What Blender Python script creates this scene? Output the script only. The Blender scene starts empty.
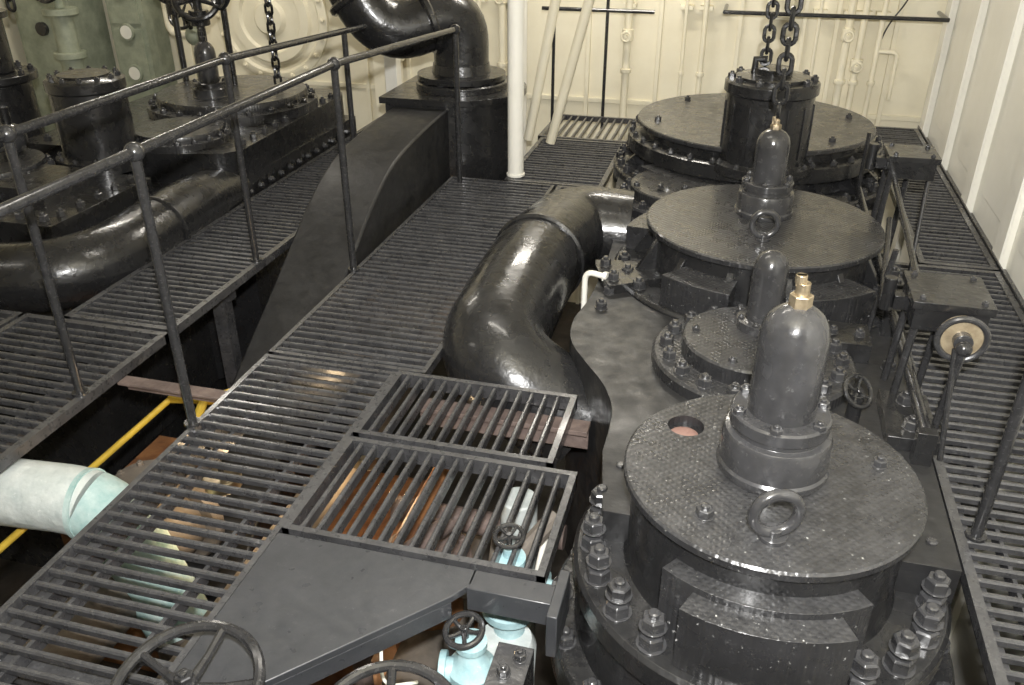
import bpy, bmesh, math, random
from mathutils import Vector, Matrix, Quaternion
random.seed(4)
V=Vector
pi=math.pi
PARENT=None
# ------------------------------------------------------------------ materials
def newmat(name):
    m=bpy.data.materials.new(name); m.use_nodes=True
    nt=m.node_tree; b=nt.nodes['Principled BSDF']
    return m,nt,b
def paint(name,c1,c2,rough=.35,scale=6,bump=.15,dust=None,dustamt=.5,metal=0,checker=False,coat=0,spots=False,bscale=25,wear=None,grime=None):
    m,nt,b=newmat(name); N=nt.nodes; L=nt.links
    tc=N.new('ShaderNodeTexCoord')
    n=N.new('ShaderNodeTexNoise'); n.inputs['Scale'].default_value=scale; n.inputs['Detail'].default_value=6; n.inputs['Roughness'].default_value=.65
    L.new(tc.outputs['Object'],n.inputs['Vector'])
    r=N.new('ShaderNodeValToRGB'); r.color_ramp.elements[0].position=.30; r.color_ramp.elements[1].position=.75
    r.color_ramp.elements[0].color=(*c1,1); r.color_ramp.elements[1].color=(*c2,1)
    L.new(n.outputs['Fac'],r.inputs['Fac'])
    col=r.outputs['Color']
    def mixin(fac,c):
        nonlocal col
        mx=N.new('ShaderNodeMix'); mx.data_type='RGBA'
        L.new(fac,mx.inputs[0]); L.new(col,mx.inputs[6]); mx.inputs[7].default_value=(*c,1); col=mx.outputs[2]
    def thr(sc,lo,hi,det=4,mx_=1.0,rough_=.6):
        v=N.new('ShaderNodeTexNoise'); v.inputs['Scale'].default_value=sc; v.inputs['Detail'].default_value=det; v.inputs['Roughness'].default_value=rough_
        L.new(tc.outputs['Object'],v.inputs['Vector'])
        mr=N.new('ShaderNodeMapRange'); mr.inputs[1].default_value=lo; mr.inputs[2].default_value=hi; mr.inputs[4].default_value=mx_
        L.new(v.outputs['Fac'],mr.inputs[0]); return mr.outputs[0]
    if dust:
        g=N.new('ShaderNodeNewGeometry'); s=N.new('ShaderNodeSeparateXYZ'); L.new(g.outputs['Normal'],s.inputs[0])
        mr=N.new('ShaderNodeMapRange'); mr.inputs[1].default_value=.3; mr.inputs[2].default_value=1
        L.new(s.outputs['Z'],mr.inputs[0])
        mu=N.new('ShaderNodeMath'); mu.operation='MULTIPLY'; L.new(mr.outputs[0],mu.inputs[0]); L.new(thr(scale*5,.3,.75,9,dustamt,.75),mu.inputs[1])
        mixin(mu.outputs[0],dust)
    if grime: mixin(thr(3.5,.52,.70,7,.6,.7),grime)
    if wear: mixin(thr(38,.60,.72,8,.7,.75),wear)
    if spots: mixin(thr(75,.69,.72,3),(.42,.42,.41))
    L.new(col,b.inputs['Base Color'])
    b.inputs['Metallic'].default_value=metal
    rr=N.new('ShaderNodeMapRange'); rr.inputs[1].default_value=.3; rr.inputs[2].default_value=.7; rr.inputs[3].default_value=rough*.7; rr.inputs[4].default_value=min(1,rough*1.4)
    n4=N.new('ShaderNodeTexNoise'); n4.inputs['Scale'].default_value=scale*3; n4.inputs['Detail'].default_value=6
    L.new(tc.outputs['Object'],n4.inputs['Vector'])
    L.new(n4.outputs['Fac'],rr.inputs[0]); L.new(rr.outputs[0],b.inputs['Roughness'])
    b.inputs['Coat Weight'].default_value=coat; b.inputs['Coat Roughness'].default_value=.12
    n2=N.new('ShaderNodeTexNoise'); n2.inputs['Scale'].default_value=bscale; n2.inputs['Detail'].default_value=4
    L.new(tc.outputs['Object'],n2.inputs['Vector'])
    bp=N.new('ShaderNodeBump'); bp.inputs['Strength'].default_value=bump; bp.inputs['Distance'].default_value=.01
    L.new(n2.outputs['Fac'],bp.inputs['Height']); nrm=bp.outputs['Normal']
    if checker:
        s=N.new('ShaderNodeSeparateXYZ'); L.new(tc.outputs['Object'],s.inputs[0])
        def M(op,a,bb):
            q=N.new('ShaderNodeMath'); q.operation=op
            for i,x in enumerate((a,bb)):
                if x is None: continue
                if isinstance(x,(int,float)): q.inputs[i].default_value=x
                else: L.new(x,q.inputs[i])
            return q.outputs[0]
        u=M('MULTIPLY',M('ADD',s.outputs[0],s.outputs[1]),120.)
        w=M('MULTIPLY',M('SUBTRACT',s.outputs[0],s.outputs[1]),120.)
        h=M('MULTIPLY',M('SINE',u,None),M('SINE',w,None))
        h=M('MAXIMUM',M('ABSOLUTE',h,None),.25)
        b2=N.new('ShaderNodeBump'); b2.inputs['Strength'].default_value=.5; b2.inputs['Distance'].default_value=.003
        L.new(h,b2.inputs['Height']); L.new(nrm,b2.inputs['Normal']); nrm=b2.outputs['Normal']
    L.new(nrm,b.inputs['Normal'])
    return m
BLK=paint('black_enamel',(.010,.010,.0105),(.021,.021,.022),.26,4,.35,dust=(.05,.05,.05),dustamt=.4,coat=.35,wear=(.055,.055,.055))
BLKM=paint('black_deck_enamel',(.010,.010,.0105),(.022,.022,.023),.42,5,.25,dust=(.055,.055,.055),dustamt=.5,coat=0.05,wear=(.06,.06,.06))
CHK=paint('black_checker_plate',(.016,.016,.017),(.034,.034,.036),.28,5,.18,dust=(.12,.12,.122),dustamt=.5,checker=True,spots=True,coat=.3,wear=(.11,.11,.11),grime=(.012,.012,.012))
SIL=paint('worn_grey_black_paint',(.024,.024,.025),(.05,.05,.053),.22,8,.22,dust=(.12,.12,.125),dustamt=.35,coat=.45,wear=(.15,.15,.15))
GRT=paint('grating_paint',(.024,.024,.026),(.065,.065,.068),.30,14,.18,dust=(.14,.14,.142),dustamt=.5,wear=(.24,.24,.235),coat=.3)
PLT=paint('deck_plate_paint',(.030,.032,.036),(.048,.050,.055),.36,6,.15,dust=(.085,.085,.088),dustamt=.35,wear=(.10,.10,.105),coat=.15)
RAIL=paint('handrail_steel',(.022,.022,.023),(.045,.045,.047),.22,30,.08,metal=.2,coat=.3,wear=(.13,.13,.13))
CREAM=paint('cream_wall_paint',(.78,.72,.55),(.87,.82,.66),.45,2.2,.1)
WHITE=paint('white_wall_paint',(.83,.81,.73),(.89,.87,.80),.4,3,.08)
GREEN=paint('pale_green_paint',(.20,.23,.17),(.40,.42,.32),.5,6,.1)
BRASS=paint('brass',(.36,.29,.19),(.62,.52,.37),.36,26,.15,metal=.85)
TAN=paint('worn_bronze',(.22,.17,.11),(.45,.38,.26),.4,30,.2,metal=.4)
TEAL=paint('pale_teal_paint',(.22,.38,.42),(.48,.64,.65),.38,14,.35,wear=(.75,.8,.78))
LAG=paint('canvas_lagging',(.40,.45,.44),(.64,.67,.65),.75,10,.9,bscale=14,wear=(.8,.8,.78))
LAGT=paint('teal_lagging',(.22,.38,.37),(.52,.61,.59),.75,12,.9,bscale=14,wear=(.75,.78,.76))
YEL=paint('yellow_paint',(.42,.28,.03),(.62,.44,.06),.4,9,.15,wear=(.2,.13,.04))
RUST=paint('rusty_steel',(.07,.05,.045),(.20,.15,.13),.7,12,.4)
ORNG=paint('copper_brown',(.14,.06,.03),(.42,.20,.08),.5,8,.3)
PINK=paint('red_lead',(.22,.12,.10),(.34,.22,.18),.6,12,.3)
DARK=paint('oily_bilge_plate',(.008,.008,.008),(.04,.03,.022),.5,3,.3)
HULL=paint('grey_underworks',(.06,.052,.044),(.20,.17,.14),.55,4,.3)

# ------------------------------------------------------------------ mesh builder
class B:
    def __init__(s,name): s.name=name; s.bm=bmesh.new(); s.mats=[]
    def mi(s,m):
        if m not in s.mats: s.mats.append(m)
        return s.mats.index(m)
    def faces(s,vs,fs,mat,M=None):
        k=s.mi(mat); bv=[s.bm.verts.new((M@V(v)) if M else V(v)) for v in vs]
        for f in fs:
            try:
                q=s.bm.faces.new([bv[i] for i in f]); q.material_index=k; q.smooth=True
            except ValueError: pass
    def box(s,x0,x1,y0,y1,z0,z1,mat,M=None):
        vs=[(x,y,z) for z in (z0,z1) for x,y in ((x0,y0),(x1,y0),(x1,y1),(x0,y1))]
        s.faces(vs,[(3,2,1,0),(4,5,6,7),(0,1,5,4),(1,2,6,5),(2,3,7,6),(3,0,4,7)],mat,M)
    def prism(s,poly,z0,z1,mat,M=None):
        n=len(poly); vs=[(x,y,z0) for x,y in poly]+[(x,y,z1) for x,y in poly]
        s.faces(vs,[tuple(reversed(range(n))),tuple(range(n,2*n))]+[(i,(i+1)%n,n+(i+1)%n,n+i) for i in range(n)],mat,M)
    def lathe(s,prof,c,mat,seg=48,ax=(0,0,1),rot=0):
        q=V((0,0,1)).rotation_difference(V(ax).normalized()); M=Matrix.Translation(V(c))@q.to_matrix().to_4x4()
        vs=[];rings=[]
        for r,z in prof:
            if r<1e-6: rings.append([len(vs)]); vs.append((0,0,z))
            else:
                rings.append(list(range(len(vs),len(vs)+seg)))
                vs+= [(r*math.cos(rot+2*pi*i/seg),r*math.sin(rot+2*pi*i/seg),z) for i in range(seg)]
        fs=[]
        for a,b in zip(rings,rings[1:]):
            for i in range(seg):
                j=(i+1)%seg
                if len(a)==1 and len(b)==1: break
                if len(a)==1: fs.append((a[0],b[j],b[i]))
                elif len(b)==1: fs.append((a[i],a[j],b[0]))
                else: fs.append((a[i],a[j],b[j],b[i]))
        if len(rings[0])>1: fs.append(tuple(reversed(rings[0])))
        if len(rings[-1])>1: fs.append(tuple(rings[-1]))
        s.faces(vs,fs,mat,M)
    def cyl(s,c,r,h,mat,seg=32,ax=(0,0,1),ch=None,rot=0):
        ch=min(r,h)*.08 if ch is None else ch
        s.lathe([(r-ch,0),(r,ch),(r,h-ch),(r-ch,h)],c,mat,seg,ax,rot)
    def tube(s,path,r,mat,seg=12,closed=False,caps=True):
        P=[V(p) for p in path]; n=len(P)
        rs=r if isinstance(r,(list,tuple)) else [r]*n
        T=[]
        for i in range(n):
            if closed: t=P[(i+1)%n]-P[i-1]
            else: t=P[min(i+1,n-1)]-P[max(i-1,0)]
            T.append(t.normalized())
        up=V((0,0,1)) if abs(T[0].z)<.9 else V((1,0,0))
        nrm=(up-T[0]*up.dot(T[0])).normalized(); vs=[]
        for i in range(n):
            if i: 
                q=T[i-1].rotation_difference(T[i]); nrm=q@nrm
                nrm=(nrm-T[i]*nrm.dot(T[i])).normalized()
            bn=T[i].cross(nrm)
            for k in range(seg):
                a=2*pi*k/seg; vs.append(P[i]+(nrm*math.cos(a)+bn*math.sin(a))*rs[i])
        fs=[]
        for i in range(n if closed else n-1):
            j=(i+1)%n
            for k in range(seg):
                l=(k+1)%seg; fs.append((i*seg+k,i*seg+l,j*seg+l,j*seg+k))
        if not closed and caps:
            fs.append(tuple(reversed(range(seg)))); fs.append(tuple(range((n-1)*seg,n*seg)))
        s.faces(vs,fs,mat)
    def torus(s,c,R,r,mat,ax=(0,0,1),seg=36,sg=10,sx=1):
        q=V((0,0,1)).rotation_difference(V(ax).normalized())
        s.tube([V(c)+q@V((R*sx*math.cos(2*pi*i/seg),R*math.sin(2*pi*i/seg),0)) for i in range(seg)],r,mat,sg,closed=True)
    def sph(s,c,r,mat,seg=20,n=10,sz=1):
        s.lathe([(r*math.sin(pi*i/n),-r*sz*math.cos(pi*i/n)) for i in range(n+1)],c,mat,seg)
    def nut(s,c,r,h,mat,ax=(0,0,1),stud=True,rot=None):
        rot=random.random() if rot is None else rot
        c=V(c); a=V(ax).normalized()
        s.lathe([(r*1.15,0),(r*1.15,h*.12)],c,mat,14,ax)
        s.lathe([(r,0),(r,h*.85),(r*.85,h)],c+a*h*.1,mat,6,ax,rot)
        if stud: s.lathe([(r*.5,0),(r*.5,h*.45),(r*.35,h*.55)],c+a*h,mat,10,ax)
    def sector(s,c,r0,r1,a0,a1,z0,z1,mat,n=12):
        pts=[(c[0]+r1*math.cos(a0+(a1-a0)*i/n),c[1]+r1*math.sin(a0+(a1-a0)*i/n)) for i in range(n+1)]
        pts+=[(c[0]+r0*math.cos(a1-(a1-a0)*i/n),c[1]+r0*math.sin(a1-(a1-a0)*i/n)) for i in range(n+1)]
        s.prism(pts,z0,z1,mat)
    def wheel(s,c,R,r,mat,ax=(0,0,1),spokes=5,hub=.18,rot=0):
        q=V((0,0,1)).rotation_difference(V(ax).normalized()); c=V(c)
        s.torus(c,R,r,mat,ax,40,10)
        a=V(ax).normalized()
        s.cyl(c-a*r*1.6,R*hub,r*3.2,mat,16,ax)
        for i in range(spokes):
            t=rot+2*pi*i/spokes
            d=q@V((math.cos(t),math.sin(t),0))
            s.tube([c+d*R*.1-a*r*.5,c+d*R*.55-a*r*.6,c+d*R],[r*.95,r*.7,r*.8],mat,8)
    def chain(s,p0,p1,L,w,r,mat):
        p0=V(p0);p1=V(p1);d=(p1-p0);n=max(1,int(d.length/(L-2.2*r)));u=d.normalized()
        x=u.orthogonal().normalized(); y=u.cross(x)
        x=(x+y).normalized(); y=u.cross(x)
        for i in range(n):
            c=p0+d*((i+.5)/n); a=x if i%2 else y
            pts=[]
            for k in range(14):
                t=2*pi*k/14; cc=math.cos(t); ss=math.sin(t)
                lx=(L/2-w/2)*(1 if cc>0 else -1)+cc*(w/2)
                pts.append(c+u*lx+a*ss*(w/2))
            s.tube(pts,r,mat,6,closed=True)
    def done(s,bevel=0,angle=35):
        bmesh.ops.recalc_face_normals(s.bm,faces=s.bm.faces)
        xs=[v.co for v in s.bm.verts]
        c=V([(min(v[i] for v in xs)+max(v[i] for v in xs))/2 for i in range(3)])
        bmesh.ops.translate(s.bm,verts=s.bm.verts,vec=-c)
        me=bpy.data.meshes.new(s.name); s.bm.to_mesh(me); s.bm.free()
        for m in s.mats: me.materials.append(m)
        me.set_sharp_from_angle(angle=math.radians(angle))
        o=bpy.data.objects.new(s.name,me); o.location=c; bpy.context.collection.objects.link(o)
        if PARENT:
            o.parent=PARENT; o.location=c-PARENT.location
        if bevel:
            b=o.modifiers.new('bevel','BEVEL'); b.width=bevel; b.segments=2; b.limit_method='ANGLE'; b.angle_limit=math.radians(40); b.harden_normals=False
        return o
def group(name,loc):
    e=bpy.data.objects.new(name,None); e.location=loc; e.empty_display_size=.2
    bpy.context.collection.objects.link(e); return e
def fil(pts,rad,n=8):
    P=[V(p) for p in pts]; out=[P[0]]
    for i in range(1,len(P)-1):
        a=P[i-1]-P[i]; b=P[i+1]-P[i]; r=min(rad,a.length*.49,b.length*.49)
        s0=P[i]+a.normalized()*r; s1=P[i]+b.normalized()*r
        for k in range(n+1):
            t=k/n; out.append((1-t)**2*s0+2*t*(1-t)*P[i]+t*t*s1)
    out.append(P[-1]); return out
def arc(c,r,a0,a1,n=12): return [(c[0]+r*math.cos(a0+(a1-a0)*i/n),c[1]+r*math.sin(a0+(a1-a0)*i/n)) for i in range(n+1)]
def smooth2(pts,n=6):
    out=[]
    for i in range(len(pts)-1):
        p0=V(pts[max(i-1,0)]);p1=V(pts[i]);p2=V(pts[i+1]);p3=V(pts[min(i+2,len(pts)-1)])
        for k in range(n):
            t=k/n; q=.5*((2*p1)+(p2-p0)*t+(2*p0-5*p1+4*p2-p3)*t*t+(3*p1-p0-3*p2+p3)*t**3); out.append((q.x,q.y))
    out.append(tuple(pts[-1])); return out

# ------------------------------------------------------------------ room shell
XR=1.42; YB=7.35; XL=-6.7; YF=-2.6; ZF=-1.9; ZC=2.7
def slab(name,a,mat):
    b=B(name); b.box(*a,mat); return b.done()
slab('floor',(XL,XR,YF,YB,ZF-.1,ZF),DARK)
slab('ceiling',(XL,XR,YF,YB,ZC,ZC+.1),CREAM)
slab('wall_back',(XL-.1,XR+.1,YB,YB+.1,ZF-.1,ZC+.1),CREAM)
slab('wall_front',(XL-.1,XR+.1,YF-.1,YF,ZF-.1,ZC+.1),CREAM)
slab('wall_left',(XL-.1,XL,YF,YB,ZF-.1,ZC+.1),CREAM)
slab('wall_right',(XR,XR+.1,YF,YB,ZF-.1,ZC+.1),WHITE)
b=B('trim_1')   # steel frames on the right wall
y=.25
while y<YB-.2:
    b.box(XR-.05,XR,y,y+.06,ZF,ZC,WHITE); b.box(XR-.058,XR-.045,y-.05,y+.11,ZF,ZC,WHITE)
    b.box(XR-.015,XR,y+.2,y+.72,.12,ZC,WHITE); y+=.86
b.done(.004)
b=B('baseboard_right'); b.box(XR-.065,XR-.058,-.9,YB-.1,-.06,.018,GRT); b.box(XR-.065,XR,-.9,YB-.1,-.06,-.04,GRT); b.done()
b=B('trim_2')   # seams and stiffeners on back wall
for x in [-6.2,-5.0,-3.3,-2.9,-2.35,-1.3,-.72,-.1,.38,.62,1.05]:
    b.box(x,x+.035,YB-.035,YB,ZF,ZC,CREAM)
b.box(XL,XR,YB-.02,YB,1.35,1.40,CREAM); b.box(XL,XR,YB-.02,YB,.02,.06,CREAM)
b.done(.004)
b=B('service_pipes')
for x,r in [(-.95,.03),(-.35,.022),(-.5,.015),(.72,.03),(.82,.025),(.95,.02),(-2.0,.03),(-2.2,.02),(-2.95,.04),(.5,.014)]:
    b.tube([(x,YB-.1,-.3),(x,YB-.1,2.69)],r,CREAM,12)
    for z in (.3,1.0,1.6): b.cyl((x,YB-.1,z),r*1.5,.03,CREAM,14)
    b.box(x-.05,x+.05,YB-.1,YB-.003,.8,.83,CREAM)
b.tube(fil([(.95,YB-.1,.55),(1.1,YB-.1,.55),(1.1,YB-.1,.2)],.05),.016,CREAM,10)
b.tube(fil([(-.5,YB-.1,.9),(-.25,YB-.1,.9),(-.25,YB-.1,1.6)],.05),.014,CREAM,10)
for x,z in ((.72,.62),(.82,.4),(-.95,.55),(-2.0,.8)):
    b.cyl((x,YB-.1,z),.045,.09,CREAM,16); b.tube([(x,YB-.1,z+.045),(x,YB-.2,z+.045)],.01,CREAM,8); b.torus((x,YB-.2,z+.045),.035,.008,CREAM,(0,1,0),20,6)
b.done()
b=B('junction_box')
b.box(.15,.32,YB-.1,YB-.003,.75,1.0,CREAM); b.box(.165,.305,YB-.115,YB-.1,.77,.98,CREAM); b.tube([(.23,YB-.05,1.0),(.23,YB-.05,2.69)],.012,CREAM,8); b.done(.004)
b=B('round_access_door')
c=(-4.17,YB-.002,.6)
b.lathe([(.55,0),(.55,.04),(.5,.06),(.48,.06),(.46,.035),(.40,.035),(.38,.07),(.30,.07),(.28,.04),(.16,.05),(.13,.09),(0,.1)],c,CREAM,48,(0,-1,0))
for i in range(20):
    a=2*pi*i/20; b.nut((c[0]+.515*math.cos(a),c[1]-.05,c[2]+.515*math.sin(a)),.022,.025,CREAM,(0,-1,0))
b.done()
b=B('bulkhead_frame')
for x in (-4.98,-3.1):
    b.box(x,x+.12,YB-.30,YB-.28,ZF,ZC,CREAM); b.box(x+.05,x+.07,YB-.29,YB-.04,ZF,ZC,CREAM)
b.done(.003)

# ------------------------------------------------------------------ gratings
def grating(name,x0,x1,y0,y1,axis='x',pitch=.05,bw=.017,bh=.022,frame=.03,mat=GRT,z=0,beams=True):
    b=B(name)
    fh=bh+.015
    b.box(x0,x0+frame,y0,y1,z-fh,z+.004,mat); b.box(x1-frame,x1,y0,y1,z-fh,z+.004,mat)
    b.box(x0,x1,y0,y0+frame,z-fh,z+.003,mat); b.box(x0,x1,y1-frame,y1,z-fh,z+.003,mat)
    def bar(u0,u1,w):
        j=random.uniform(-.002,.002); h=random.uniform(-.003,.001); j2=j+random.uniform(-.002,.002)
        cs=[(-bw/2,-bh),(bw/2,-bh),(bw/2,-.005),(bw/2-.004,0),(-bw/2+.004,0),(-bw/2,-.005)]
        if axis=='x': vs=[(u,w+jj+p,z+h+q) for u,jj in ((u0,j),(u1,j2)) for p,q in cs]
        else: vs=[(w+jj+p,u,z+h+q) for u,jj in ((u0,j),(u1,j2)) for p,q in cs]
        n=6; b.faces(vs,[(i,(i+1)%n,n+(i+1)%n,n+i) for i in range(n)],mat)
    if axis=='x':
        w=y0+frame+pitch*.6
        while w<y1-frame-bw*.4: bar(x0+.01,x1-.01,w); w+=pitch
    else:
        w=x0+frame+pitch*.6
        while w<x1-frame-bw*.4: bar(y0+.01,y1-.01,w); w+=pitch
    if beams and axis=='x':
        for xx in (x0+.25*(x1-x0),x0+.75*(x1-x0)): b.box(xx-.006,xx+.006,y0,y1,z-fh-.03,z-bh,mat)
    return b.done(angle=30)
grating('walkway_grating',-1.77,-1.19,-.9,2.72,frame=.02,pitch=.052)
grating('walkway_grating',-1.77,-1.08,2.74,5.15,frame=.02)
grating('walkway_grating',-1.06,-.66,4.72,5.15)
grating('walkway_grating',-1.42,-.78,5.17,6.22,pitch=.055)
grating('walkway_grating',-1.45,-.75,6.25,6.95,axis='y',pitch=.06)
grating('walkway_grating',-3.0,-2.27,-.9,2.78)
grating('walkway_grating',-2.82,-2.27,2.8,7.2)
grating('walkway_grating',-4.6,-3.02,-.9,2.78)
grating('walkway_grating',.78,1.35,-.9,4.4,pitch=.055)
grating('walkway_grating',.98,1.35,4.42,7.2,pitch=.055)
grating('hatch_grating',-1.18,-.46,2.27,2.71,axis='y',pitch=.05,bw=.015,bh=.04,z=.015,frame=.022)
grating('hatch_grating',-1.18,-.37,1.75,2.245,axis='y',pitch=.05,bw=.015,bh=.04,z=.015,frame=.022)
b=B('deck_corner_plate')
b.prism([(-1.185,1.735),(-1.185,1.05),(-1.12,1.05),(-.60,1.62),(-.56,1.68),(-.56,1.735)],-.012,.012,PLT)
b.prism([(-1.12,1.05),(-.60,1.62),(-.61,1.635),(-1.135,1.06)],-.07,-.01,PLT)
b.box(-.57,-.33,1.66,1.735,-.07,.012,PLT); b.box(-.33,-.3,1.60,1.78,-.12,.03,PLT)
b.done(.003)
for x0,x1,ys,xs,ps,ye in ((-1.78,-1.2,(1.2,2.73),(-1.74,-1.22),((-1.74,1.2),(-1.22,1.2)),(2.7,2.7)),
                 (-3.0,-2.35,(.6,3.4,5.0),(-2.42,-2.74),((-2.42,3.4),(-2.74,.6)),(7.2,7.2)),
                 (.80,1.36,(1.0,2.6,4.2),(.83,1.33),((.83,2.6),(1.33,4.4)),(4.3,7.2))):
    b=B('walkway_support_frame')
    for y in ys: b.box(x0,x1,y-.03,y+.03,-.14,-.075,GRT)
    for x,e in zip(xs,ye): b.box(x-.02,x+.02,-.9,e,-.11,-.05,GRT)
    for p in ps: b.box(p[0]-.035,p[0]+.035,p[1]-.035,p[1]+.035,ZF,-.06,GRT)
    b.done()
b=B('rusty_angle_iron')
b.box(-2.27,-1.79,2.42,2.48,-.05,-.038,RUST); b.box(-2.27,-1.79,2.47,2.48,-.10,-.04,RUST)
b.done(.002)
b=B('rusty_angle_iron')
b.box(-1.07,-.40,2.60,2.68,-.09,-.07,RUST);b.box(-1.07,-.40,2.635,2.645,-.17,-.08,RUST)
b.done(.002)

# ------------------------------------------------------------------ handrails
def handrail(name,x,ys,z,y0,r=.017,ext=None):
    b=B(name)
    pts=[(x,y0,z)]
    for y in ys: pts.append((x,y,z))
    if ext: pts+=ext
    b.tube(pts,r,RAIL,14)
    for y in ys:
        b.tube([(x,y,.0),(x,y,z)],r*1.0,RAIL,12); b.sph((x,y,z),.031,RAIL)
        b.cyl((x,y,0.002),.03,.012,RAIL,14); 
    return b
b=handrail('handrail',-1.77,[-.4,.9,2.19,3.6],1.0,-.7,ext=[(-1.69,5.08,.93)])
b.tube([(-1.69,5.08,.0),(-1.69,5.08,.93)],.017,RAIL,12); b.sph((-1.69,5.08,.93),.03,RAIL)
b.done()
b=handrail('handrail',-2.3,[-.4,.95,2.26,3.58],1.0,-.7,ext=[(-2.3,4.85,.93),(-2.3,5.15,.91)])
b.tube([(-2.3,4.85,.0),(-2.3,4.85,.93)],.017,RAIL,12)
b.done()
b=handrail('handrail',.84,[-.4,.9,2.26],1.0,-.7); b.done()
b=B('handrail')
for x in (-1.5,-1.08): b.tube([(x,6.98,-.1),(x,6.98,1.6)],.013,RAIL,10)
b.tube([(-1.6,6.98,.81),(-.72,6.98,.81)],.015,RAIL,10)
b.tube([(-.2,6.97,.83),(1.35,6.97,.83)],.015,RAIL,10); b.tube([(-.2,6.97,.83),(-.2,7.34,.83)],.015,RAIL,10); b.tube([(1.34,6.97,.83),(1.34,7.34,.83)],.015,RAIL,10)
b.done()

# ------------------------------------------------------------------ engine parts
def cut_pocket(o,c,r,depth):
    bm=bmesh.new(); bmesh.ops.create_cone(bm,cap_ends=True,segments=32,radius1=r,radius2=r,depth=depth*2,matrix=Matrix.Translation(V(c)))
    me=bpy.data.meshes.new('cut'); bm.to_mesh(me); bm.free()
    k=bpy.data.objects.new('cut',me); bpy.context.collection.objects.link(k)
    md=o.modifiers.new('pocket','BOOLEAN'); md.object=k; md.operation='DIFFERENCE'; md.solver='EXACT'
    bpy.context.view_layer.update()
    dg=bpy.context.evaluated_depsgraph_get()
    nm=bpy.data.meshes.new_from_object(o.evaluated_get(dg))
    o.modifiers.clear(); o.data=nm
    bpy.data.objects.remove(k)
def chunky_cyl(name,c,R,zt,Rf,zf,n,nr,pads,thick=.03,double=False,rn=None,extra=None):
    b=B(name); x,y=c
    rd=R*.93
    b.lathe([(Rf*.98,-1.2),(Rf*.98,-.25),(Rf*.96,-.2),(Rf*.96,min(-.06,zf-.09)),(Rf,min(-.05,zf-.08)),(Rf,zf-.012),(Rf-.012,zf),(rd+.01,zf),(rd,zf+.02),(rd,zt-thick)],(x,y,0),BLK,72)
    rn=rn or (Rf+rd)/2+.005
    for i in range(n):
        a=2*pi*(i+.5)/n
        px,py=x+rn*math.cos(a),y+rn*math.sin(a)
        hit=False
        for p0,p1,ro,zp in pads:
            aa=a
            while aa<p0-.01: aa+=2*pi
            if aa-2*pi>p0-.08: aa-=2*pi
            if p0-.08<aa<p1+.08 and ro>rn-nr*.5: hit=True
        if hit: continue
        b.nut((px,py,zf),nr,nr*1.1,SIL)
        if double: 
            b.cyl((px,py,zf+nr*1.1),nr*.5,nr*.9,SIL,10); b.nut((px,py,zf+nr*1.75),nr*.92,nr*1.0,SIL)
    for p0,p1,ro,zp in pads: b.sector((x,y),rd-.02,ro,p0,p1,zf,zp,CHK)
    if extra: extra(b)
    o=b.done(.003)
    b=B(name+'_cover')
    b.lathe([(0,zt-thick-.03),(rd-.01,zt-thick-.03),(rd-.01,zt-thick),(R-.006,zt-thick),(R,zt-thick+.006),(R,zt-.006),(R-.006,zt),(0,zt)],(x,y,0),CHK,96)
    return b.done()
ENG=group('steam_engine',(.2,3.9,0)); PARENT=ENG
C1=(.205,2.035)
def ribs(b,c,r0,r1,z0,z1,n,ph=0,w=.03):
    for i in range(n):
        a=ph+2*pi*i/n
        M=Matrix.Translation((c[0],c[1],0))@Matrix.Rotation(a,4,'Z')
        vs=[(r0,-w/2,z0),(r1,-w/2,z0),(r1,-w/2,z0+.02),(r0,-w/2,z1),(r0,w/2,z0),(r1,w/2,z0),(r1,w/2,z0+.02),(r0,w/2,z1)]
        b.faces(vs,[(0,1,2,3),(7,6,5,4),(0,4,5,1),(1,5,6,2),(2,6,7,3),(3,7,4,0)],BLK,M)
def ex1(b):
    b.nut((.04,1.80,.29),.024,.022,SIL); b.nut((.50,2.14,.29),.02,.02,SIL)
    b.lathe([(.50,-.4),(.60,-.4),(.60,-.29),(.59,-.28),(.5,-.28)],(C1[0],C1[1],0),BLK,72)
    for i in range(18):
        a=2*pi*(i+.2)/18; b.nut((C1[0]+.565*math.cos(a),C1[1]+.565*math.sin(a),-.28),.03,.035,SIL)
cv=chunky_cyl('high_pressure_cylinder',C1,.404,.29,.535,-.03,22,.036,
  [(-1.98,-1.12,.50,.17),(-2.2,-.93,.43,.19)],double=True,rn=.478,extra=ex1)
cut_pocket(cv,(-.04,2.20,.29),.054,.04)
b=B('cover_pocket_plug'); b.lathe([(.044,0),(.044,.012),(.03,.018),(0,.018)],(-.043,2.194,.248),PINK,24); b.done()
C2=(.165,3.9)
def ex2(b):
    ribs(b,C2,.48,.585,.10,.29,13,.12)
    b.sector(C2,.48,.76,-2.95,-2.55,.08,.125,BLK); b.sector(C2,.48,.74,-.55,-.2,.08,.125,BLK)
    for a in (-2.86,-2.64,-.47,-.28): b.nut((C2[0]+.715*math.cos(a),C2[1]+.715*math.sin(a),.125),.026,.03,SIL)
chunky_cyl('intermediate_cylinder',C2,.53,.34,.67,.10,26,.03,
  [(-2.25,-1.75,.64,.24),(-1.3,-.75,.64,.24),(2.6,3.0,.64,.22)],rn=.62,extra=ex2)
C3=(.09,5.55)
def ex3(b):
    b.lathe([(.74,.22),(.77,.23),(.77,.31),(.75,.32),(.6,.32)],(C3[0],C3[1],0),BLK,80)
    for i in range(34):
        a=2*pi*i/34; b.nut((C3[0]+.745*math.cos(a),C3[1]+.745*math.sin(a),.318),.018,.02,SIL)
    ribs(b,C3,.66,.78,.12,.24,17,.1)
    for i in range(6):
        a=2*pi*i/6+.3; b.nut((C3[0]+.6*math.cos(a),C3[1]+.6*math.sin(a),.40),.02,.02,SIL)
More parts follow.
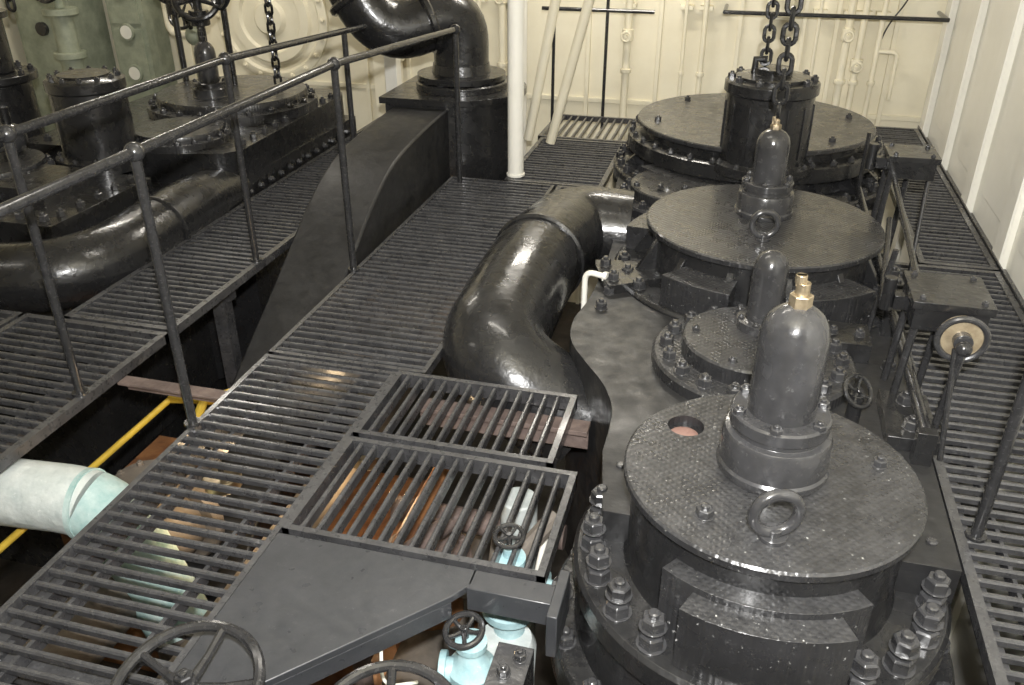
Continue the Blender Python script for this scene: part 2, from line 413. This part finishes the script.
chunky_cyl('low_pressure_cylinder',C3,.715,.40,.85,.12,34,.028,[(-2.4,-2.1,.84,.22)],rn=.81,extra=ex3)
b=B('engine_block')
left=smooth2([(-.6,6.4),(-.68,5.4),(-.66,4.9),(-.60,4.5),(-.55,4.1),(-.54,3.7),(-.55,3.4),(-.575,3.2),(-.55,3.02),(-.46,2.86),(-.37,2.72),(-.315,2.58),(-.30,2.45),(-.30,2.3)],6)
b.prism([(.74,2.0),(.74,6.4)]+left+[(-.25,2.0)],-1.0,.08,BLKM)
b.box(-.3,.7,1.7,6.4,ZF,-1.0,BLK)
for p in [(-.48,3.34),(-.47,3.50),(-.48,4.35),(.66,2.6),(.67,2.85),(.67,3.1),(.6,3.3),(.66,4.55),(.70,4.7),(-.58,4.6),(-.45,4.52),(.55,4.62),(.60,4.80)]:
    b.nut((p[0],p[1],.08),.026,.03,SIL)
b.box(.42,.60,3.12,3.30,.08,.16,BLK); b.nut((.46,3.2,.16),.02,.02,SIL); b.nut((.56,3.2,.16),.02,.02,SIL)
b.box(.36,.62,4.52,4.78,.08,.20,CHK)
b.done(.012)
def chest(name,c,R,Rf,z0,z1,z2,n,nr,extra=None):
    b=B(name); x,y=c
    b.lathe([(Rf,z0-.1),(Rf,z1-.01),(Rf-.01,z1),(R,z1),(R,z2-.008),(R-.008,z2),(0,z2)],(x,y,0),CHK,64)
    for i in range(n):
        a=2*pi*i/n; b.nut((x+(R+Rf)/2*math.cos(a),y+(R+Rf)/2*math.sin(a),z1),nr,nr*1.1,SIL)
    if extra: extra(b)
    return b.done(.003)
def exv(b):
    b.lathe([(.10,.2),(.10,.235),(.07,.24),(.066,.26),(.066,.44),(.06,.475),(.045,.5),(.02,.515),(0,.52)],(.186,3.1,0),SIL,32)
    for i in range(6):
        a=i*pi/3+.2; b.nut((.186+.085*math.cos(a),3.1+.085*math.sin(a),.23),.014,.014,SIL)
    for i in range(5):
        a=i*2*pi/5+.6; b.nut((.16+.22*math.cos(a),3.0+.22*math.sin(a),.2),.016,.014,SIL)
chest('valve_chest_cover',(.16,3.0),.27,.38,.05,.13,.2,18,.028,exv)
def exw(b):
    for i in range(5): b.nut((-.5+.13*i,4.60,.225),.018,.018,SIL)
chest('valve_chest_cover',(-.24,4.74),.31,.39,.03,.15,.215,20,.024,exw)
b=B('side_bracket')
for y0 in (2.55,3.45,4.5):
    b.box(.6,.76,y0,y0+.3,.08,.13,BLK)
    for k in (0,1): b.nut((.68,y0+.07+.16*k,.13),.028,.03,SIL)
b.tube([(.70,2.5,.18),(.70,5.2,.18)],.02,RAIL,12)
for y in (2.5,3.4,4.3,5.2): b.box(.67,.73,y-.02,y+.02,.0,.2,BLK)
b.done(.003)
def vessel(name,c,z0,rb,zb,rd,zd,ztip,tip=BRASS):
    b=B(name); x,y=c
    h=zb-z0
    b.lathe([(rb*1.0,0),(rb*1.03,h*.06),(rb*1.03,h*.14),(rb*.99,h*.18),(rb*.99,h*.62),(rb*.95,h*.68),(rb*.84,h*.70),(rb*.84,h*.78),(rb*.9,h*.8),(rb*.9,h*.97),(rb*.86,h),(0,h)],(x,y,z0),SIL,48)
    H=zd-zb
    b.lathe([(rd*1.0,0),(rd*1.0,H*.66),(rd*.97,H*.75),(rd*.88,H*.84),(rd*.72,H*.91),(rd*.5,H*.96),(rd*.3,H*.99),(0,H)],(x,y,zb),SIL,48)
    for i in range(6):
        a=i*pi/3+.4; b.nut((x+rb*.8*math.cos(a),y+rb*.8*math.sin(a),zb-.004),rb*.12,rb*.11,SIL)
    k=ztip-zd
    b.cyl((x,y,zd-.015),rd*.33,k*.35+.015,tip,6); b.cyl((x,y,zd+k*.3),rd*.2,k*.45,tip,12); b.cyl((x-.008,y,zd+k*.7),rd*.16,k*.3,tip,10)
    b.box(x-.02,x+.006,y-.006,y+.006,ztip-.03,ztip,tip)
    return b.done(.002)
vessel('relief_valve',(.207,2.06),.29,.148,.48,.09,.795,.875)
vessel('relief_valve',(.165,4.01),.34,.13,.50,.075,.74,.79)
def eyebolt(name,c,z,R,r,ang=0):
    b=B(name); x,y=c
    b.cyl((x,y,z),R*.62,R*.22,SIL,24); b.cyl((x,y,z+R*.2),R*.36,R*.35,SIL,16)
    b.torus((x,y,z+R*1.32),R,r,SIL,(math.sin(ang),-math.cos(ang),.0),36,12)
    b.done()
eyebolt('lifting_eye_bolt',(.209,1.755),.29,.058,.0155,.35)
eyebolt('lifting_eye_bolt',(.165,3.66),.34,.055,.014,.2)
b=B('valve_gear_drum')
x,y=.15,4.93
b.lathe([(.28,.28),(.28,.33),(.235,.34),(.235,.70),(.25,.71),(.25,.76),(.24,.77),(.19,.775),(.19,.79),(.10,.80),(.10,.83),(0,.83)],(x,y,0),BLK,56)
for i in range(10):
    a=2*pi*i/10; b.nut((x+.215*math.cos(a),y+.215*math.sin(a),.77),.022,.022,SIL)
for i in range(14):
    a=2*pi*i/14; b.box(-.008,.008,.232,.242,.38,.66,BLK,Matrix.Translation((x,y,0))@Matrix.Rotation(a,4,'Z'))
for i in range(12):
    a=2*pi*i/12; b.nut((x+.262*math.cos(a),y+.262*math.sin(a),.33),.014,.016,SIL)
b.tube([(x-.1,y,.8),(x-.1,y,.87),(x-.04,y,.87)],.02,BLK,10); 
b.done(.002)
PARENT=None
b=B('hoist_chain')
b.chain((.165,4.01,.86),(.165,4.01,2.68),.085,.055,.011,BLK)
b.torus((.165,4.01,.82),.03,.009,BLK,(1,0,0),24,8)
b.done()
b=B('hoist_chain')
b.chain((.10,4.95,.85),(.10,4.95,2.68),.08,.05,.010,BLK)
b.done()

# ------------------------------------------------------------------ exhaust pipe beside the main engine
b=B('exhaust_pipe')
p=fil([(-.50,4.36,.04),(-.80,4.33,.06),(-.88,3.75,.08),(-.90,2.94,-.02),(-.50,2.95,-.27)],.42,14)
b.tube(p,.225,BLK,44)
def band(b,c,ax,r,w,mat): b.lathe([(r-.012,-w/2),(r,-w/4),(r,w/4),(r-.012,w/2)],c,mat,44,ax)
band(b,(-.868,3.80,.078),(.1,1,.01),.236,.035,BLK)
b.done()
b=B('drain_pipe')
b.tube(fil([(-.60,3.60,-.1),(-.60,3.60,.13),(-.50,3.56,.13)],.05),.014,WHITE,12)
b.cyl((-.51,3.565,.13),.024,.02,WHITE,6,(1,-.3,0))
b.done()

# ------------------------------------------------------------------ indicator gear boxes, right
def gearbox(name,cx,cy,z,w,d,h,wheel=True):
    b=B(name)
    b.box(cx-w/2,cx+w/2,cy-d/2,cy+d/2,z-h,z,BLK)
    b.box(cx-w/2-.012,cx+w/2+.012,cy-d/2-.012,cy+d/2+.012,z-.02,z+.006,BLK)
    for sx in (-1,1):
        for sy in (-1,1): b.nut((cx+sx*(w/2-.02),cy+sy*(d/2-.02),z+.006),.011,.01,SIL)
    b.box(cx-w/2-.05,cx-w/2,cy-.02,cy+.02,z-h*.8,z-h*.3,BLK)
    b.cyl((cx-w/2-.07,cy,z-h*.9),.022,.12,BLK,14)
    for dx,dy in ((-w*.42,-d*.38),(-w*.42,d*.38),(w*.1,d*.38)):
        b.tube([(cx+dx,cy+dy,z-h),(cx+dx-.02,cy+dy,.0)],.014,RAIL,10)
    if wheel:
        wc=V((cx+.03,cy-d/2-.07,z-h*.85))
        b.cyl(wc,.074,.03,TAN,32,(0,1,0)); b.torus(wc,.074,.011,SIL,(0,1,0)); b.cyl(wc-V((0,.03,0)),.03,.06,SIL,20,(0,1,0))
        b.cyl(wc,.03,.08,SIL,16,(0,1,0))
        b.sph(wc-V((-.0,.045,.01)),.026,RAIL)
        b.tube([wc-V((0,.045,.01)),wc-V((.03,.06,.40))],.014,RAIL,10)
        b.tube([wc-V((.02,.03,.02)),wc-V((.0,.13,.39))],.010,RAIL,10)
    return b.done(.003)
gearbox('indicator_gear_box',.76,2.93,.50,.23,.24,.10)
gearbox('indicator_gear_box',.80,4.28,.60,.20,.20,.10,False)
b=B('reversing_linkage')
b.tube([(.70,3.05,.44),(.72,4.18,.53)],.012,RAIL,10)
b.tube([(.66,3.4,.45),(.62,3.4,.07)],.012,RAIL,10); b.tube([(.90,4.3,.52),(.88,4.1,.0)],.010,RAIL,10)
b.tube([(.62,3.25,.3),(.70,3.9,.4)],.012,RAIL,10); b.tube([(.70,5.0,.5),(.7,5.0,.05)],.012,RAIL,8)
b.tube([(.78,4.6,.45),(.78,4.6,0)],.012,RAIL,8)
b.done()
b=B('small_handwheel_valve')
b.cyl((.50,2.66,.07),.025,.14,BLK,14); b.wheel((.50,2.66,.22),.055,.008,BLK,(.5,-.5,.6),4)
b.done()

# ------------------------------------------------------------------ duct, chest and big elbow pipe (centre back)
b=B('steam_duct')
top=[(5.35,.40),(5.0,.39),(4.6,.36),(4.35,.32),(4.15,.25),(3.95,.15),(3.76,.03),(3.5,-.13),(3.25,-.28),(3.0,-.44),(2.7,-.66),(2.3,-.95)]
bot=[(2.3,-1.5),(3.4,-.75),(4.0,-.45),(4.6,-.3),(5.35,-.3)]
def side(b,pts,x0,x1,mat):
    n=len(pts); vs=[(x0,y,z) for y,z in pts]+[(x1,y,z) for y,z in pts]
    b.faces(vs,[tuple(range(n)),tuple(reversed(range(n,2*n)))]+[(i,(i+1)%n,n+(i+1)%n,n+i) for i in range(n)],mat)
top=smooth2(top,4)
side(b,top+bot,-2.2,-1.83,BLKM)
b.done(.012)
b=B('steam_receiver_chest')
poly=arc((-1.88,5.72),.43,-pi/2,pi/2,16)+[(-2.26,6.15),(-2.26,5.29)]
b.prism(poly,-.6,.42,BLK)
poly=arc((-1.88,5.72),.46,-pi/2,pi/2,16)+[(-2.29,6.18),(-2.29,5.26)]
b.prism(poly,.42,.46,BLK)
b.lathe([(.31,.46),(.31,.50),(.30,.51),(.2,.51)],(-1.86,5.70,0),BLK,48)
for i in range(14):
    a=2*pi*i/14; b.nut((-1.86+.265*math.cos(a),5.70+.265*math.sin(a),.51),.025,.028,SIL)
b.done(.006)
b=B('main_steam_pipe')
p=fil([(-1.86,5.70,.50),(-1.86,5.72,.96),(-2.28,5.42,.80),(-2.55,5.40,1.25),(-2.60,5.4,2.69)],.24,10)
b.tube(p,.185,BLK,40)
b.lathe([(.30,0),(.30,.035),(.2,.04),(.19,.10)],(-1.86,5.70,.52),BLK,40)
band(b,(-2.05,5.585,.888),(-.42,-.3,-.16),.215,.05,BLK); band(b,(-2.44,5.41,1.05),(-.27,0,.45),.21,.05,BLK)
b.done()
b=B('deck_stanchion')
b.tube([(-1.37,5.28,0),(-1.37,5.28,2.7)],.052,WHITE,24); b.cyl((-1.37,5.28,0.005),.06,.015,WHITE,24)
b.done()
b=B('deck_stanchion')
b.tube([(-1.75,6.9,ZF),(-1.75,6.9,2.7)],.05,WHITE,24); b.done()
b=B('diagonal_bracing')
for x0,x1,y in ((-1.32,-.82,6.1),(-1.5,-1.12,6.15)):
    b.tube([(x0,y,.0),(x1,y,2.0)],.035,CREAM,14)
b.done()
b=B('deck_stanchion')
b.box(-2.72,-2.62,6.4,6.5,ZF,2.7,WHITE); b.done(.004)

# ------------------------------------------------------------------ left engine
ENG2=group('steam_engine',(-3.6,4.4,0)); PARENT=ENG2
b=B('engine_block')
b.prism([(-3.12,3.15),(-3.12,4.2),(-2.88,4.45),(-2.86,6.1),(-4.6,6.2),(-4.6,3.15)],-1.2,.10,BLK)
b.box(-4.5,-3.2,3.0,6.1,ZF,-1.2,BLK)
cas=arc((-3.1,5.95),.2,0,pi/2,6)+[(-4.3,6.15),(-4.3,4.3),(-3.3,4.3)]+arc((-3.05,4.55),.18,-pi/2,0,6)
b.prism(cas,.10,.28,BLK)
for i in range(10): b.nut((-2.94,4.62+.14*i,.28),.024,.026,SIL)
for i in range(8): b.nut((-4.15+.13*i,4.38,.28),.024,.026,SIL)
b.prism([(-3.2,3.25),(-3.2,4.05),(-4.5,4.15),(-4.5,3.25)],.10,.22,BLK)
for i in range(9): b.nut((-4.42+.14*i,3.32,.22),.026,.028,SIL)
for i in range(5): b.nut((-3.26,3.4+.14*i,.22),.024,.026,SIL)
for i in range(10): b.nut((-3.12,3.2+.11*i,-.02),.022,.02,SIL,(1,0,0))
for i in range(12): b.nut((-2.865,4.5+.13*i,.02),.02,.02,SIL,(1,0,0))
b.box(-4.55,-3.9,3.2,3.5,.22,.33,BLK); b.box(-3.85,-3.45,3.5,3.9,.22,.30,BLK)
b.done(.008)
def plate(name,c,R,z,h,nr=.02,n=18):
    b=B(name); b.lathe([(R,z),(R,z+h*.5),(R*.88,z+h*.55),(R*.88,z+h*.92),(R*.87,z+h),(0,z+h)],(c[0],c[1],0),CHK,64)
    for i in range(n):
        a=2*pi*i/n; b.nut((c[0]+R*.94*math.cos(a),c[1]+R*.94*math.sin(a),z+h*.5),nr,nr,SIL)
    b.done(.003)
plate('cylinder_cover',(-3.48,5.45),.58,.28,.12,.024,22)
plate('cylinder_cover',(-3.35,4.60),.30,.28,.08)
plate('cylinder_cover',(-4.05,3.80),.33,.22,.10)
b=B('valve_gear_drum')
x,y=-3.62,4.20
b.lathe([(.25,.22),(.25,.29),(.205,.30),(.205,.66),(.215,.67),(.215,.72),(.20,.73),(.14,.74),(.14,.75),(0,.75)],(x,y,0),BLK,48)
for i in range(12):
    a=2*pi*i/12; b.nut((x+.18*math.cos(a),y+.18*math.sin(a),.73),.016,.018,SIL); b.nut((x+.23*math.cos(a),y+.23*math.sin(a),.29),.013,.015,SIL)
b.done(.002)
vessel('relief_valve',(-3.52,5.25),.39,.12,.50,.07,.76,.84,tip=BLK)
b=B('stop_valve_handwheel')
b.cyl((-3.75,5.6,.38),.03,.62,BLK,16); b.wheel((-3.75,5.6,.98),.15,.022,BLK,(.3,-.8,.45),5)
b.wheel((-3.55,5.6,1.05),.13,.018,BLK,(-.5,-.8,.2),5); b.tube([(-3.55,5.6,.38),(-3.55,5.6,1.05)],.022,BLK,12)
b.wheel((-3.98,5.65,1.06),.12,.02,BLK,(.2,-.9,.2),5); b.tube([(-3.98,5.65,.28),(-3.98,5.65,1.06)],.022,BLK,12)
b.cyl((-3.75,5.6,.80),.07,.1,BLK,16); b.cyl((-3.98,5.65,.86),.05,.1,BLK,16)
b.done()
b=B('globe_valve')
b.sph((-4.05,4.0,.40),.09,SIL); b.cyl((-4.05,4.0,.3),.05,.08,BLK,16); b.wheel((-4.05,3.9,.43),.075,.012,SIL,(.2,-1,.3),4); b.cyl((-4.05,4.0,.46),.03,.12,BLK)
b.done()
PARENT=None
b=B('hoist_chain')
b.chain((-3.2,5.6,.42),(-3.2,5.6,2.68),.08,.05,.010,BLK); b.done()
b=B('hoist_chain')
b.chain((-4.75,5.0,.95),(-4.75,5.0,2.68),.09,.055,.011,BLK); b.chain((-4.6,4.6,.7),(-4.6,4.6,2.68),.09,.055,.011,BLK); b.done()
b=B('exhaust_pipe')
p=fil([(-3.02,4.50,.0),(-2.99,4.1,.05),(-2.97,3.08,.03),(-4.0,2.96,.0),(-4.6,3.1,-.1)],.42,12)
b.tube(p,.175,BLK,36); band(b,(-2.975,3.75,.045),(0,1,.01),.185,.03,BLK)
b.done()
b=B('auxiliary_pump')
b.cyl((-4.95,4.9,-.4),.22,.9,BLK,32); b.cyl((-4.95,4.9,.5),.27,.05,BLK,32); b.cyl((-4.95,4.9,.55),.14,.35,BLK,24); b.cyl((-4.95,4.9,.9),.18,.04,BLK,24)
b.cyl((-4.95,4.9,ZF),.16,1.55,BLK,24)
for i in range(8):
    a=i*pi/4; b.nut((-4.95+.23*math.cos(a),4.9+.23*math.sin(a),.55),.022,.025,SIL)
b.done(.003)
b=B('control_cabinet')
b.box(-5.62,-5.25,YB-.35,YB-.04,ZF,1.3,GREEN); b.box(-5.58,-5.29,YB-.37,YB-.35,-.3,.5,GREEN); b.box(-5.58,-5.29,YB-.37,YB-.35,.55,1.25,GREEN)
for i in range(3):
    b.cyl((-5.43,YB-.37,.12+.36*i),.075,.03,GREEN,24,(0,-1,0)); b.cyl((-5.43,YB-.398,.12+.36*i),.058,.006,WHITE,24,(0,-1,0))
b.done(.005)
b=B('control_cabinet')
b.box(-6.5,-5.9,YB-.5,YB-.04,ZF,1.25,GREEN); b.box(-6.45,-5.95,YB-.52,YB-.5,-.3,1.2,GREEN)
b.cyl((-6.2,YB-.52,.5),.06,.04,BLK,20,(0,-1,0)); b.box(-6.3,-6.1,YB-.53,YB-.52,.75,.85,WHITE); b.done(.005)
b=B('feed_pump')
b.cyl((-5.6,6.4,-.5),.09,1.2,GREEN,24); b.cyl((-5.6,6.4,.35),.13,.05,GREEN,24); b.cyl((-5.6,6.4,.7),.14,.05,GREEN,24); b.wheel((-5.6,6.3,.95),.14,.016,BLK,(0,-1,.3),5); b.cyl((-5.6,6.4,.75),.04,.25,GREEN)
b.cyl((-5.6,6.4,ZF),.2,1.4,GREEN,24)
b.done()
b=B('globe_valve')
b.tube([(-4.65,6.85,ZF),(-4.65,6.85,.5)],.05,CREAM,16); b.sph((-4.65,6.85,.5),.09,GREEN); b.wheel((-4.65,6.70,.70),.12,.014,BLK,(0,-1,.4),5); b.tube([(-4.65,6.85,.5),(-4.65,6.70,.70)],.02,BLK,10)
b.tube(fil([(-4.65,6.85,.5),(-4.9,6.85,.5),(-4.9,6.85,1.3),(-4.9,6.85,2.69)],.1),.035,CREAM,12)
b.done()

# ------------------------------------------------------------------ below-deck pipes
b=B('lagged_pipe')
p=fil([(-3.3,1.80,-.19),(-1.97,1.92,-.19),(-1.83,1.95,-.75)],.17,10)
b.tube(p[:5],.120,LAG,28); b.tube(p[4:],.122,LAGT,28)
b.lathe([(.128,-.01),(.128,.01)],p[4],LAGT,28,(1,.1,0))
b.tube([(-1.83,1.95,-.7),(-1.83,1.95,-1.85)],.10,HULL,20)
b.done()
b=B('yellow_pipe')
b.tube([(-2.34,-.5,-.35),(-2.34,2.9,-.35)],.014,YEL,12)
b.tube(fil([(-2.34,2.78,-.35),(-2.12,2.75,-.30),(-1.9,3.0,-.28)],.06),.018,YEL,10); b.tube([(-2.14,2.76,-.30),(-2.08,2.6,-.30)],.02,YEL,10)
b.sph((-2.12,2.77,-.30),.032,YEL)
b.done()
b=B('bilge_pipe')
b.tube([(-2.05,-.6,-.56),(-2.05,2.35,-.56)],.17,HULL,28); 
band(b,(-2.05,2.3,-.56),(0,1,0),.23,.06,HULL); band(b,(-2.05,1.4,-.56),(0,1,0),.23,.05,HULL); b.cyl((-2.05,2.2,-.56),.09,.24,HULL,20); b.cyl((-2.05,2.2,-.34),.13,.03,HULL,20)
for i in range(8): b.nut((-2.05+.105*math.cos(i*pi/4),2.2+.105*math.sin(i*pi/4),-.31),.014,.014,HULL)
b.tube([(-1.5,-.6,-.55),(-1.5,4.,-.55)],.09,HULL,20)
b.done()
b=B('bilge_pipe'); b.tube([(-.9,2.85,-.9),(-.9,.4,-.9)],.12,HULL,20); b.done()
b=B('underdeck_machinery')
b.box(-1.15,-.62,1.6,2.75,-1.5,-1.0,ORNG); b.cyl((-.95,2.3,-1.0),.14,.45,ORNG,28); b.cyl((-.95,2.3,-.56),.18,.03,RUST,28)
b.tube([(-1.05,1.9,-1.1),(-1.05,1.9,-.35),(-.85,2.3,-.35)],.035,RUST,14); b.tube([(-1.0,1.75,-.4),(-1.0,2.7,-.4)],.035,ORNG,12)
for i in range(8): b.nut((-.95+.155*math.cos(i*pi/4),2.3+.155*math.sin(i*pi/4),-.53),.02,.02,RUST)
b.cyl((-.62,2.45,-1.6),.07,1.3,LAG,20); b.tube([(-.75,1.9,-1.5),(-.6,2.1,-.15)],.018,HULL,12); b.tube([(-.62,1.85,-1.5),(-.45,2.2,-.15)],.012,WHITE,12)
b.tube([(-.55,1.95,-.2),(-.42,2.15,-.1)],.03,HULL,10)
b.box(-1.15,-.62,1.6,2.75,ZF,-1.5,HULL)
b.tube([(-1.15,2.0,-.35),(-.45,2.0,-.35)],.03,HULL,12); b.tube([(-1.15,2.5,-.5),(-.45,2.5,-.5)],.05,RUST,12)
b.done(.004)
b=B('condenser_casing')
b.prism([(-2.9,2.5),(-1.3,2.5),(-1.3,3.3),(-2.9,3.3)],ZF,-1.0,ORNG); b.cyl((-2.1,1.2,ZF),.35,.9,RUST,32); b.cyl((-2.1,1.2,-1.0),.4,.04,RUST,32)
for i in range(8): b.nut((-2.75+.19*i,2.56,-1.0),.03,.03,RUST)
b.done(.006)

# ------------------------------------------------------------------ teal valves and handwheels in the foreground
b=B('teal_globe_valve')
b.lathe([(.05,-.34),(.05,-.26),(.085,-.25),(.085,-.225),(.05,-.21),(.075,-.17),(.075,-.13),(.045,-.10),(.03,-.06),(.05,-.055),(.05,-.035),(.018,-.03),(.018,.0)],(-.50,1.86,0),TEAL,28)
b.tube(fil([(-.56,1.86,-.11),(-.42,1.84,-.11),(-.34,1.82,-.1)],.03),.03,TEAL,16)
b.cyl((-.40,1.84,-.11),.05,.02,TEAL,20,(1,-.1,0)); b.cyl((-.36,1.83,-.105),.042,.03,SIL,6,(1,-.1,0))
b.cyl((-.50,1.86,-.02),.009,.06,RAIL,8); b.wheel((-.50,1.86,.045),.042,.007,RAIL,(0,-.15,1),5)
b.lathe([(.09,-.50),(.095,-.36),(.08,-.33)],(-.50,1.82,0),LAG,28)
b.tube([(-.5,1.82,-.45),(-.5,1.82,-1.85)],.07,LAG,20)
b.done()
b=B('teal_globe_valve')
b.lathe([(.045,-.42),(.045,-.35),(.08,-.34),(.08,-.32),(.05,-.30),(.07,-.26),(.07,-.22),(.04,-.19),(.03,-.15),(.045,-.14),(.045,-.12),(.016,-.11)],(-.54,1.60,0),TEAL,28)
b.tube([(-.62,1.58,-.24),(-.46,1.62,-.24)],.038,TEAL,16); b.cyl((-.47,1.615,-.24),.055,.02,TEAL,20,(1,.2,0)); b.cyl((-.63,1.58,-.24),.055,.02,TEAL,20,(1,.2,0))
for i in range(6):
    a=i*pi/3; b.nut((-.54+.065*math.cos(a),1.60+.065*math.sin(a),-.32),.011,.014,TEAL)
b.cyl((-.555,1.60,-.14),.009,.07,RAIL,8); b.wheel((-.56,1.60,-.085),.052,.009,RAIL,(-.1,-.2,1),5)
b.tube([(-.54,1.60,-.4),(-.54,1.60,-1.85)],.045,TEAL,16)
b.tube(fil([(-.68,1.53,-.25),(-.75,1.45,-.2),(-.76,1.5,-.02)],.06),.005,WHITE,8)
b.done()
b=B('pipe_clamp_bracket')
b.box(-.46,-.36,1.45,1.60,-.24,-.10,SIL); b.box(-.44,-.32,1.50,1.56,-.5,-.22,RUST); b.nut((-.42,1.5,-.10),.018,.02,SIL); b.nut((-.39,1.56,-.10),.018,.02,SIL)
b.tube([(-.48,1.35,-.35),(-.36,1.6,-.35)],.03,LAG,12)
b.done(.003)
def bigwheel(name,c,R,r,ax=(0,-.12,1),rot=.3):
    b=B(name); b.wheel(c,R,r,RAIL,ax,5,.16,rot)
    b.tube([V(c)+V((0,0,.02)),V((c[0],c[1],ZF))],.016,RAIL,12); b.nut(V(c)+V((0,0,.02)),.022,.02,RAIL)
    b.cyl((c[0],c[1],c[2]-.12),.035,.08,RAIL,20)
    b.done()
bigwheel('valve_handwheel',(-1.06,1.10,.12),.165,.014)
bigwheel('valve_handwheel',(-.60,1.16,.05),.165,.014,rot=.6)

b=B('wall_notice_frame'); b.box(XR-.085,XR-.06,5.6,5.95,1.35,1.75,BLK); b.done(.003)
b=B('electric_cable')
b.tube(fil([(.95,YB-.05,.55),(1.0,YB-.06,.75),(1.1,YB-.05,.9),(1.15,YB-.05,1.1),(1.05,YB-.05,1.15)],.1),.006,BLK,8); b.done()

# ------------------------------------------------------------------ lights
def area(name,loc,tgt,size,power,col,sy=None):
    l=bpy.data.lights.new(name,'AREA'); l.energy=power; l.color=col; l.size=size
    if sy: l.shape='RECTANGLE'; l.size_y=sy
    o=bpy.data.objects.new(name,l); o.location=loc; o.rotation_euler=(V(tgt)-V(loc)).to_track_quat('-Z','Y').to_euler()
    bpy.context.collection.objects.link(o); return o
def lamp(x,y,power):
    b=B('ceiling_lamp'); b.box(x-.65,x+.65,y-.1,y+.1,ZC-.06,ZC,WHITE); b.done(.004)
    area('ceiling_lamp_light',(x,y,ZC-.08),(x,y,0),1.2,power,(1,.94,.84),.15)
lamp(-1.0,6.2,46); lamp(-4.3,5.9,34); lamp(-1.0,3.2,14); lamp(-4.2,1.5,7); lamp(.4,.4,7)
def bulkhead_lamp(c,power):
    b=B('bulkhead_lamp'); b.cyl((c[0],c[1],c[2]+.03),.07,.05,BRASS,20); b.tube([(c[0],c[1],c[2]+.08),(c[0],c[1],-.06)],.01,HULL,8); b.done()
    l=bpy.data.lights.new('bulkhead_lamp_light','POINT'); l.energy=power; l.color=(1,.72,.42); l.shadow_soft_size=.04
    o=bpy.data.objects.new('bulkhead_lamp_light',l); o.location=c; bpy.context.collection.objects.link(o)
bulkhead_lamp((-1.3,2.6,-.40),5); bulkhead_lamp((-1.70,2.2,-.30),5)
area('camera_flash',(.05,-.02,2.0),(-.5,5.0,.6),.07,205,(1,.99,.97))
sc=bpy.context.scene
sc.view_settings.view_transform='Standard'
w=bpy.data.worlds.new('world'); sc.world=w; w.use_nodes=True
w.node_tree.nodes['Background'].inputs[0].default_value=(.02,.02,.02,1)
# ------------------------------------------------------------------ camera
cam=bpy.data.cameras.new('camera'); cam.sensor_width=36; cam.lens=36*857/1024; cam.clip_start=.02
co=bpy.data.objects.new('camera',cam); co.location=(0,0,1.75)
co.rotation_euler=(math.radians(90-28.8),0,math.radians(14.8))
bpy.context.collection.objects.link(co); sc.camera=co
print('done')
